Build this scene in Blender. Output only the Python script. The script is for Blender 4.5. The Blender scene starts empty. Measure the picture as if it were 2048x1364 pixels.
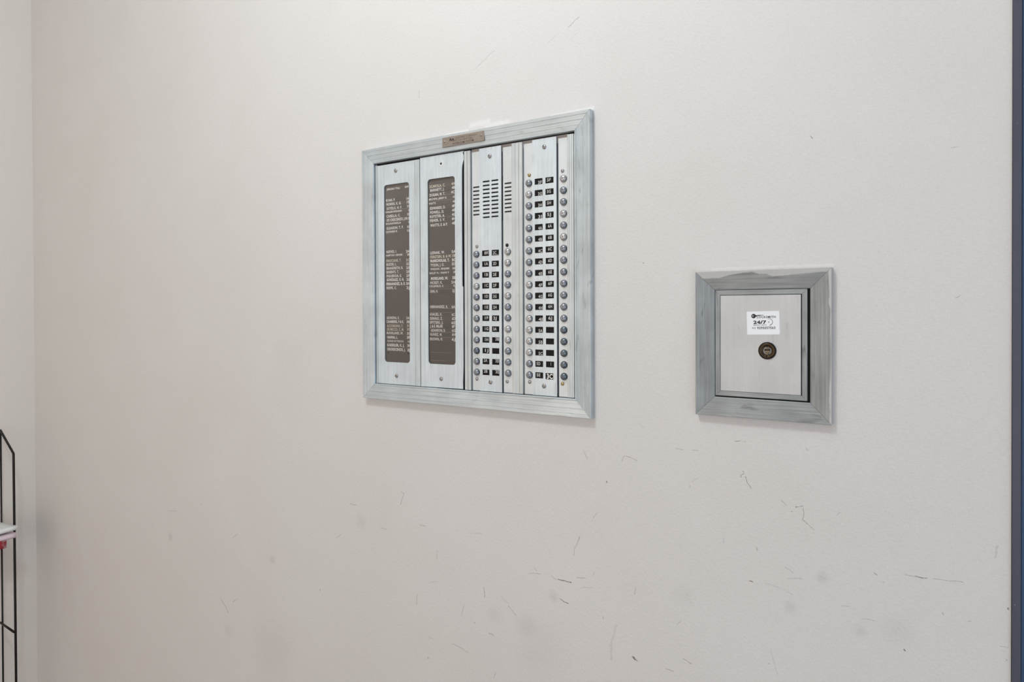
import bpy, bmesh, math, random
from mathutils import Matrix, Vector
random.seed(7)
S = bpy.context.scene
C = S.collection
MM = 0.001

# ------------------------------------------------------------------ camera
cam_d = bpy.data.cameras.new('camera'); cam = bpy.data.objects.new('camera', cam_d); C.objects.link(cam)
cam_d.sensor_width = 36.0; cam_d.sensor_fit = 'HORIZONTAL'
cam_d.lens = 1370.0 / 2048.0 * 36.0
cam_d.shift_y = -50.57 / 2048.0
cam_d.clip_start = 0.02
R_ = Vector((0.8354373, 0.54957247, -0.00382338)); U_ = Vector((-0.00149254, 0.0092256, 0.99995633)); F_ = Vector((-0.54958374, 0.83539511, -0.00852767))
cam.matrix_world = Matrix(((R_.x, U_.x, -F_.x, 2.13), (R_.y, U_.y, -F_.y, -0.85), (R_.z, U_.z, -F_.z, 1.5), (0, 0, 0, 1)))
S.camera = cam

# ------------------------------------------------------------------ light and exposure
W = bpy.data.worlds.new('world'); S.world = W; W.use_nodes = True
W.node_tree.nodes['Background'].inputs[0].default_value = (0.9, 0.95, 1.0, 1)
W.node_tree.nodes['Background'].inputs[1].default_value = 0.3
def area(name, loc, target, size, energy, color, shape='DISK', size_y=None):
    d = bpy.data.lights.new(name, 'AREA'); d.shape = shape; d.size = size; d.energy = energy; d.color = color
    if size_y: d.size_y = size_y
    o = bpy.data.objects.new(name, d); C.objects.link(o); o.location = loc
    o.rotation_euler = (Vector(target) - Vector(loc)).to_track_quat('-Z', 'Y').to_euler()
    return o
lamp_d = bpy.data.lights.new('ceiling_lamp', 'POINT'); lamp_d.energy = 20.0; lamp_d.color = (0.89, 0.955, 0.995); lamp_d.shadow_soft_size = 0.075
lamp = bpy.data.objects.new('ceiling_lamp', lamp_d); C.objects.link(lamp); lamp.location = (1.52, -0.83, 2.50)
area('entrance_daylight', (3.2, -2.5, 1.3), (2.4, 0, 1.2), 0.7, 7.2, (0.62, 0.80, 1.0), 'RECTANGLE', 1.6)
area('low_right_fill', (3.5, -1.3, .75), (0, -.4, 1.1), 0.9, 6.6, (0.72, 0.82, 1.0), 'RECTANGLE', 1.2)  # added fill aimed at the left wall; no doorway stands here
area('side_fill', (3.5, -.32, 1.05), (0, -.5, 1.05), 0.5, 1.4, (0.85, 0.88, 1.0), 'RECTANGLE', 1.3)  # added grazing fill that brightens the left wall
area('back_fill', (1.6, -2.5, 1.4), (1.5, 0, 1.3), 1.2, 3.4, (1.0, 0.95, 0.90), 'RECTANGLE', 1.9)  # added fill from behind the camera, lifts the lower wall
area('warm_back_fill', (.95, -2.55, 1.3), (.95, 0, 1.3), 1.7, 8.2, (1.0, 0.80, 0.57), 'RECTANGLE', 2.3)  # added warm fill from the left back, not a known lamp
area('corner_fill', (.5, -2.4, 1.6), (.8, 0, 1.4), 0.8, 1.2, (1.0, 0.60, 0.48), 'RECTANGLE', 1.6)  # added reddish fill towards the left part of the wall
S.view_settings.view_transform = 'Standard'; S.view_settings.look = 'None'
S.view_settings.gamma = 1.0; S.view_settings.use_curve_mapping = False
S.view_settings.exposure = 0.0

# ------------------------------------------------------------------ helpers
def link(name, me, mats=(), parent=None, loc=None):
    if not me.name.startswith(name): me.name = name
    o = bpy.data.objects.new(name, me); C.objects.link(o)
    for m in mats: me.materials.append(m)
    if parent: o.parent = parent
    if loc: o.location = loc
    return o
def from_bm(bm, name, mats, parent=None, loc=None, smooth=False):
    bmesh.ops.recalc_face_normals(bm, faces=bm.faces)
    me = bpy.data.meshes.new(name); bm.to_mesh(me); bm.free()
    if smooth:
        for p in me.polygons: p.use_smooth = True
    return link(name, me, mats if isinstance(mats, (list, tuple)) else (mats,), parent, loc)
def copy_of(o, name, parent, loc):
    c = o.copy(); c.name = name; C.objects.link(c); c.parent = parent; c.location = loc
    return c
def empty(name, loc, label, cat):
    o = bpy.data.objects.new(name, None); C.objects.link(o); o.location = loc; o.empty_display_size = 0.05
    o['label'] = label; o['category'] = cat
    return o
def box_bm(x0, x1, y0, y1, z0, z1, bevel=0.0, bm=None):
    bm = bm or bmesh.new()
    vs = [bm.verts.new((x, y, z)) for x in (x0, x1) for y in (y0, y1) for z in (z0, z1)]
    q = [(0,1,3,2),(4,6,7,5),(0,4,5,1),(2,3,7,6),(0,2,6,4),(1,5,7,3)]
    fs = [bm.faces.new([vs[i] for i in f]) for f in q]
    if bevel:
        es = {e for f in fs for e in f.edges}
        bmesh.ops.bevel(bm, geom=list(es), offset=bevel, segments=1, affect='EDGES')
    return bm
def slab(name, u0, u1, v0, v1, h0, h1, mat, parent, bevel=0.2):
    """plate lying on the wall: u right, v up, h out of the wall, all in mm"""
    bm = box_bm(u0*MM, u1*MM, -h1*MM, -h0*MM, v0*MM, v1*MM, bevel*MM)
    return from_bm(bm, name, mat, parent)
def plate(name, outer, holes, h0, h1, mat, parent, bevel=0.0):
    """flat plate with cut-outs, outlines in mm"""
    cu = bpy.data.curves.new(name, 'CURVE'); cu.dimensions = '2D'; cu.fill_mode = 'BOTH'
    cu.extrude = (h1 - h0)/2
    for pts in [outer] + holes:      # filled in mm, scaled afterwards
        sp = cu.splines.new('POLY'); sp.points.add(len(pts)-1); sp.use_cyclic_u = True
        for p, (u, v) in zip(sp.points, pts): p.co = (u, v, 0, 1)
    t = bpy.data.objects.new('t', cu)
    me = bpy.data.meshes.new_from_object(t); bpy.data.objects.remove(t); bpy.data.curves.remove(cu)
    me.transform(Matrix(((MM,0,0,0),(0,0,-MM,-(h0+h1)/2*MM),(0,MM,0,0),(0,0,0,1))))
    me.materials.clear()
    return link(name, me, (mat,), parent)
def grid_plate(name, u0, u1, v0, v1, holes, h0, h1, mat, parent):
    """rectangular plate with rectangular cut-outs (u0, u1, v0, v1), all in mm"""
    us = sorted({u0, u1} | {q for o in holes for q in o[:2]}); vs_ = sorted({v0, v1} | {q for o in holes for q in o[2:]})
    bm = bmesh.new(); V = {}
    def vt(i, j, h):
        if (i, j, h) not in V: V[(i, j, h)] = bm.verts.new((us[i]*MM, -h*MM, vs_[j]*MM))
        return V[(i, j, h)]
    nu, nv = len(us)-1, len(vs_)-1
    def open_(i, j):
        cu, cv = (us[i]+us[i+1])/2, (vs_[j]+vs_[j+1])/2
        return any(a < cu < b_ and c < cv < d for a, b_, c, d in holes)
    full = {(i, j) for i in range(nu) for j in range(nv) if not open_(i, j)}
    for i, j in full:
        bm.faces.new((vt(i,j,h1), vt(i+1,j,h1), vt(i+1,j+1,h1), vt(i,j+1,h1))); bm.faces.new((vt(i,j,h0), vt(i,j+1,h0), vt(i+1,j+1,h0), vt(i+1,j,h0)))
        for di, dj, p, q in ((-1,0,(i,j),(i,j+1)),(1,0,(i+1,j+1),(i+1,j)),(0,-1,(i+1,j),(i,j)),(0,1,(i,j+1),(i+1,j+1))):
            if (i+di, j+dj) not in full: bm.faces.new((vt(*p,h1), vt(*q,h1), vt(*q,h0), vt(*p,h0)))
    return from_bm(bm, name, mat, parent)
def rect(u0, u1, v0, v1): return [(u0,v0),(u1,v0),(u1,v1),(u0,v1)]
def rrect(u0, u1, v0, v1, r, n=6):
    out = []
    for cx, cy, a in ((u1-r,v0+r,-90),(u1-r,v1-r,0),(u0+r,v1-r,90),(u0+r,v0+r,180)):
        for i in range(n+1):
            t = math.radians(a + 90*i/n); out.append((cx+r*math.cos(t), cy+r*math.sin(t)))
    return out
def circ(u, v, r, n=16): return [(u+r*math.cos(2*math.pi*i/n), v+r*math.sin(2*math.pi*i/n)) for i in range(n)]
def lathe_bm(prof, n=18, bm=None, mats=None):
    """profile (r, h) in mm turned about the axis that leaves the wall"""
    bm = bm or bmesh.new(); rings = []
    for r, h in prof:
        rings.append([bm.verts.new((r*MM*math.cos(2*math.pi*i/n), -h*MM, r*MM*math.sin(2*math.pi*i/n))) for i in range(n)] if r > 1e-6 else [bm.verts.new((0, -h*MM, 0))])
    for k in range(len(rings)-1):
        a, b = rings[k], rings[k+1]
        for i in range(n):
            j = (i+1) % n
            if len(a) == n and len(b) == n: f = bm.faces.new((a[i], a[j], b[j], b[i]))
            elif len(b) == 1: f = bm.faces.new((a[i], a[j], b[0]))
            else: f = bm.faces.new((a[0], b[j], b[i]))
            if mats: f.material_index = mats[k]
    return bm
def tube_bm(pts, r, n=8, bm=None):
    bm = bm or bmesh.new(); pts = [Vector(p) for p in pts]; prev = None
    for k, p in enumerate(pts):
        d = (pts[min(k+1, len(pts)-1)] - pts[max(k-1, 0)]).normalized()
        a = d.orthogonal().normalized() if abs(d.z) < .9 else Vector((1,0,0)).cross(d).normalized()
        if prev and False: pass
        b = d.cross(a)
        ring = [bm.verts.new(p + r*(math.cos(2*math.pi*i/n)*a + math.sin(2*math.pi*i/n)*b)) for i in range(n)]
        if prev:
            off = min(range(n), key=lambda o: sum((ring[(i+o) % n].co - prev[i].co - (p - pts[k-1])).length for i in range(n)))
            ring = [ring[(i+off) % n] for i in range(n)]
            for i in range(n): bm.faces.new((prev[i], prev[(i+1)%n], ring[(i+1)%n], ring[i]))
        else: bm.faces.new(ring[::-1])
        prev = ring
    bm.faces.new(prev)
    return bm
_cap = None
def text_mesh(body, u0, u1, v, cap, mat, parent, h, name='lettering', bold=0.0, slant=0.0, rot=0.0):
    """flat lettering between u0 and u1 (mm), centred on height v, capitals cap mm tall"""
    global _cap
    def raw(s, off):
        cu = bpy.data.curves.new('t', 'FONT'); cu.body = s; cu.size = 1.0; cu.resolution_u = 2; cu.offset = off; cu.space_character = 1.08; cu.shear = slant
        t = bpy.data.objects.new('t', cu); me = bpy.data.meshes.new_from_object(t)
        bpy.data.objects.remove(t); bpy.data.curves.remove(cu); return me
    if _cap is None:
        m = raw('H', 0); ys = [q.co.y for q in m.vertices]; _cap = (min(ys), max(ys)); bpy.data.meshes.remove(m)
    me = raw(body, bold); xs = [q.co.x for q in me.vertices]; x0, x1 = min(xs), max(xs)
    sx = (u1-u0)*MM/(x1-x0); sy = cap*MM/(_cap[1]-_cap[0]); mid = (_cap[0]+_cap[1])/2
    ca, sa = math.cos(rot), math.sin(rot)
    for q in me.vertices:
        x = (q.co.x-(x0+x1)/2)*sx; y = (q.co.y-mid)*sy
        q.co = ((u0+u1)/2*MM + x*ca - y*sa, -h*MM, v*MM + x*sa + y*ca)
    me.materials.clear()
    return link(name, me, (mat,), parent)

# ------------------------------------------------------------------ materials
def nt(name):
    m = bpy.data.materials.new(name); m.use_nodes = True
    t = m.node_tree; return m, t, t.nodes['Principled BSDF']
def N(t, kind, **kw):
    n = t.nodes.new(kind)
    for k, v in kw.items():
        if k.startswith('i_'): n.inputs[k[2:]].default_value = v
        else: setattr(n, k, v)
    return n
def L(t, a, b): t.links.new(a, b)
def rgb(*c):
    f = lambda v: v/12.92 if v <= .04045 else ((v+.055)/1.055)**2.4
    return tuple(f(v/255) for v in c) + (1.0,)
def plain(name, col, rough=.5, metal=0.0, var=.12, scale=60.0, spec=.5):
    m, t, b = nt(name)
    tc = N(t, 'ShaderNodeTexCoord'); no = N(t, 'ShaderNodeTexNoise'); no.inputs['Scale'].default_value = scale; no.inputs['Detail'].default_value = 4
    L(t, tc.outputs['Object'], no.inputs['Vector'])
    mx = N(t, 'ShaderNodeMix', data_type='RGBA'); mx.inputs['A'].default_value = tuple(c*(1-var) for c in col[:3])+(1,); mx.inputs['B'].default_value = tuple(min(1, c*(1+var)) for c in col[:3])+(1,)
    L(t, no.outputs['Fac'], mx.inputs['Factor']); L(t, mx.outputs['Result'], b.inputs['Base Color'])
    b.inputs['Roughness'].default_value = rough; b.inputs['Metallic'].default_value = metal; b.inputs['Specular IOR Level'].default_value = spec
    return m
def brushed(name, col, axis, rough=.42, metal=.65, streak=.16, wear=.25, fine=1.0, paint=0.0, bump=.15):
    """aluminium with grain along the u ('h') or v ('v') axis, patchy dulling and small scuffs"""
    m, t, b = nt(name)
    tc = N(t, 'ShaderNodeTexCoord')
    def noise(sc, scale=1.0, det=3.0, dist=0.0):
        mp = N(t, 'ShaderNodeMapping'); mp.inputs['Scale'].default_value = sc; L(t, tc.outputs['Object'], mp.inputs['Vector'])
        n = N(t, 'ShaderNodeTexNoise'); n.inputs['Scale'].default_value = scale; n.inputs['Detail'].default_value = det; n.inputs['Distortion'].default_value = dist
        L(t, mp.outputs['Vector'], n.inputs['Vector']); return n
    h = axis == 'h'
    g1 = noise((6, 200, 900*fine) if h else (900*fine, 200, 6))
    g2 = noise((18, 60, 260*fine) if h else (260*fine, 60, 18), det=2)
    w1 = noise((1, 1, 1), 22, 5); w2 = noise((25, 25, 110) if h else (110, 25, 25), 1.0, 6, .6)
    add = N(t, 'ShaderNodeMath', operation='ADD'); L(t, g1.outputs['Fac'], add.inputs[0]); L(t, g2.outputs['Fac'], add.inputs[1])
    r1 = N(t, 'ShaderNodeMapRange'); r1.inputs['From Min'].default_value = .65; r1.inputs['From Max'].default_value = 1.35; r1.inputs['To Min'].default_value = 1-streak; r1.inputs['To Max'].default_value = 1+streak
    L(t, add.outputs[0], r1.inputs['Value'])
    r2 = N(t, 'ShaderNodeMapRange'); r2.inputs['From Min'].default_value = .35; r2.inputs['From Max'].default_value = .65; r2.inputs['To Min'].default_value = 1-wear*.5; r2.inputs['To Max'].default_value = 1.04
    L(t, w1.outputs['Fac'], r2.inputs['Value'])
    r3 = N(t, 'ShaderNodeMapRange'); r3.inputs['From Min'].default_value = .62; r3.inputs['From Max'].default_value = .74; r3.inputs['To Min'].default_value = 1.0; r3.inputs['To Max'].default_value = 1-wear*1.2
    L(t, w2.outputs['Fac'], r3.inputs['Value'])
    a = N(t, 'ShaderNodeMath', operation='MULTIPLY'); L(t, r1.outputs[0], a.inputs[0]); L(t, r2.outputs[0], a.inputs[1])
    a2 = N(t, 'ShaderNodeMath', operation='MULTIPLY'); L(t, a.outputs[0], a2.inputs[0]); L(t, r3.outputs[0], a2.inputs[1])
    vm = N(t, 'ShaderNodeVectorMath', operation='SCALE'); vm.inputs[0].default_value = col[:3]; L(t, a2.outputs[0], vm.inputs['Scale'])
    L(t, vm.outputs['Vector'], b.inputs['Base Color'])
    b.inputs['Metallic'].default_value = metal; b.inputs['Roughness'].default_value = rough
    bp = N(t, 'ShaderNodeBump'); bp.inputs['Strength'].default_value = bump; bp.inputs['Distance'].default_value = .0003
    L(t, add.outputs[0], bp.inputs['Height']); L(t, bp.outputs['Normal'], b.inputs['Normal'])
    if paint:   # wall paint smeared over the outer edge
        sx = N(t, 'ShaderNodeSeparateXYZ'); L(t, tc.outputs['Object'], sx.inputs[0])
        pn = noise((14, 14, 14) if h else (60, 14, 14), 1.0, 5, .4)
        th = N(t, 'ShaderNodeMath', operation='MULTIPLY_ADD'); L(t, pn.outputs['Fac'], th.inputs[0]); th.inputs[1].default_value = .030 if h else .012; th.inputs[2].default_value = -.0085 if h else -.0035
        ed = N(t, 'ShaderNodeMath', operation='SUBTRACT'); ed.inputs[0].default_value = paint*MM; L(t, sx.outputs[2 if h else 0], ed.inputs[1])
        lt = N(t, 'ShaderNodeMath', operation='SUBTRACT'); L(t, th.outputs[0], lt.inputs[0]); L(t, ed.outputs[0], lt.inputs[1])
        mr = N(t, 'ShaderNodeMapRange'); mr.inputs['From Min'].default_value = 0; mr.inputs['From Max'].default_value = .0012; mr.inputs['To Max'].default_value = .75 if h else .8; L(t, lt.outputs[0], mr.inputs['Value'])
        mx = N(t, 'ShaderNodeMix', data_type='RGBA'); L(t, mr.outputs[0], mx.inputs['Factor']); L(t, vm.outputs['Vector'], mx.inputs['A']); mx.inputs['B'].default_value = rgb(205, 206, 206)
        L(t, mx.outputs['Result'], b.inputs['Base Color'])
        mm = N(t, 'ShaderNodeMath', operation='MULTIPLY_ADD'); L(t, mr.outputs[0], mm.inputs[0]); mm.inputs[1].default_value = -metal; mm.inputs[2].default_value = metal; L(t, mm.outputs[0], b.inputs['Metallic'])
    return m
def wall_material(name, marks=(), tone=None):
    """painted woven wall covering; the marks (x0, z0, x1, z1, half width mm, strength) are its pencil lines, scuffs and grime"""
    m, t, b = nt(name)
    ge = N(t, 'ShaderNodeNewGeometry')
    def noise(sc, det=2.0, dist=0.0):
        mp = N(t, 'ShaderNodeMapping'); mp.inputs['Scale'].default_value = sc; L(t, ge.outputs['Position'], mp.inputs['Vector'])
        n = N(t, 'ShaderNodeTexNoise'); n.inputs['Scale'].default_value = 1.0; n.inputs['Detail'].default_value = det; n.inputs['Distortion'].default_value = dist
        L(t, mp.outputs['Vector'], n.inputs['Vector']); return n
    a = noise((160, 160, 1100)); c = noise((1100, 1100, 200)); ad = N(t, 'ShaderNodeMath', operation='ADD'); L(t, a.outputs['Fac'], ad.inputs[0]); L(t, c.outputs['Fac'], ad.inputs[1])
    bl = noise((5, 5, 5), 4.0, .5)
    col = N(t, 'ShaderNodeMix', data_type='RGBA'); col.inputs['A'].default_value = tone or WALL_A; col.inputs['B'].default_value = tone or WALL_B; L(t, bl.outputs['Fac'], col.inputs['Factor'])
    fr = N(t, 'ShaderNodeMapRange'); fr.inputs['From Min'].default_value = .7; fr.inputs['From Max'].default_value = 1.3; fr.inputs['To Min'].default_value = .965; fr.inputs['To Max'].default_value = 1.035; L(t, ad.outputs[0], fr.inputs['Value'])
    vs = N(t, 'ShaderNodeVectorMath', operation='SCALE'); L(t, col.outputs['Result'], vs.inputs[0]); L(t, fr.outputs[0], vs.inputs['Scale'])
    out = vs.outputs['Vector']
    if marks:
        wob = noise((90, 90, 90), 3.0)
        o1 = N(t, 'ShaderNodeVectorMath', operation='SUBTRACT'); L(t, wob.outputs['Color'], o1.inputs[0]); o1.inputs[1].default_value = (.5, .5, .5)
        o2 = N(t, 'ShaderNodeVectorMath', operation='MULTIPLY'); L(t, o1.outputs[0], o2.inputs[0]); o2.inputs[1].default_value = (.004, 0, .004)
        P = N(t, 'ShaderNodeVectorMath', operation='ADD'); L(t, ge.outputs['Position'], P.inputs[0]); L(t, o2.outputs[0], P.inputs[1])
        brk = noise((700, 700, 900), 2.0)
        br = N(t, 'ShaderNodeMapRange'); br.inputs['From Min'].default_value = .32; br.inputs['From Max'].default_value = .6; br.inputs['To Min'].default_value = .35; br.inputs['To Max'].default_value = 1.1; L(t, brk.outputs['Fac'], br.inputs['Value'])
        tot = wht = None
        for x0, z0, x1, z1, w, s in marks:
            A = Vector((x0, 0, z0)); BA = Vector((x1-x0, 0, z1-z0)); l2 = max(BA.length_squared, 1e-9)
            pa = N(t, 'ShaderNodeVectorMath', operation='SUBTRACT'); L(t, P.outputs[0], pa.inputs[0]); pa.inputs[1].default_value = A
            dt = N(t, 'ShaderNodeVectorMath', operation='DOT_PRODUCT'); L(t, pa.outputs[0], dt.inputs[0]); dt.inputs[1].default_value = BA/l2
            cl = N(t, 'ShaderNodeClamp'); L(t, dt.outputs['Value'], cl.inputs[0])
            sc = N(t, 'ShaderNodeVectorMath', operation='SCALE'); sc.inputs[0].default_value = BA; L(t, cl.outputs[0], sc.inputs['Scale'])
            di = N(t, 'ShaderNodeVectorMath', operation='DISTANCE'); L(t, pa.outputs[0], di.inputs[0]); L(t, sc.outputs['Vector'], di.inputs[1])
            big = w > 4
            mr = N(t, 'ShaderNodeMapRange', interpolation_type='SMOOTHSTEP'); mr.inputs['From Min'].default_value = 0 if big else w*MM*.45; mr.inputs['From Max'].default_value = w*MM*(1.5 if big else 1.25); mr.inputs['To Min'].default_value = min(.95, abs(s)*1.2); mr.inputs['To Max'].default_value = 0
            L(t, di.outputs['Value'], mr.inputs['Value'])
            if s < 0:        # filler smear, lighter than the wall
                if wht is None: wht = mr.outputs[0]
                else:
                    mxw = N(t, 'ShaderNodeMath', operation='MAXIMUM'); L(t, wht, mxw.inputs[0]); L(t, mr.outputs[0], mxw.inputs[1]); wht = mxw.outputs[0]
                continue
            if tot is None: tot = mr.outputs[0]
            else:
                mxm = N(t, 'ShaderNodeMath', operation='MAXIMUM'); L(t, tot, mxm.inputs[0]); L(t, mr.outputs[0], mxm.inputs[1]); tot = mxm.outputs[0]
        if wht is not None:
            kw = N(t, 'ShaderNodeMath', operation='MULTIPLY'); L(t, wht, kw.inputs[0]); L(t, br.outputs[0], kw.inputs[1])
            mw = N(t, 'ShaderNodeMix', data_type='RGBA'); L(t, kw.outputs[0], mw.inputs['Factor']); L(t, out, mw.inputs['A']); mw.inputs['B'].default_value = rgb(243, 243, 242); out = mw.outputs['Result']
        k = N(t, 'ShaderNodeMath', operation='MULTIPLY'); k.inputs[0].default_value = 0
        if tot is not None: L(t, tot, k.inputs[0])
        L(t, br.outputs[0], k.inputs[1])
        mk = N(t, 'ShaderNodeMix', data_type='RGBA'); L(t, k.outputs[0], mk.inputs['Factor']); L(t, out, mk.inputs['A']); mk.inputs['B'].default_value = rgb(62, 58, 54)
        out = mk.outputs['Result']
    L(t, out, b.inputs['Base Color']); b.inputs['Roughness'].default_value = .62; b.inputs['Specular IOR Level'].default_value = .3
    lump = noise((240, 240, 300), 3.0)
    hh = N(t, 'ShaderNodeMath', operation='MULTIPLY_ADD'); L(t, lump.outputs['Fac'], hh.inputs[0]); hh.inputs[1].default_value = 1.6; L(t, ad.outputs[0], hh.inputs[2])
    bp = N(t, 'ShaderNodeBump'); bp.inputs['Strength'].default_value = .32; bp.inputs['Distance'].default_value = .0006
    L(t, hh.outputs[0], bp.inputs['Height']); L(t, bp.outputs['Normal'], b.inputs['Normal'])
    return m
WALL_A = rgb(219, 216, 213); WALL_B = rgb(225, 224, 223)
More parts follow.
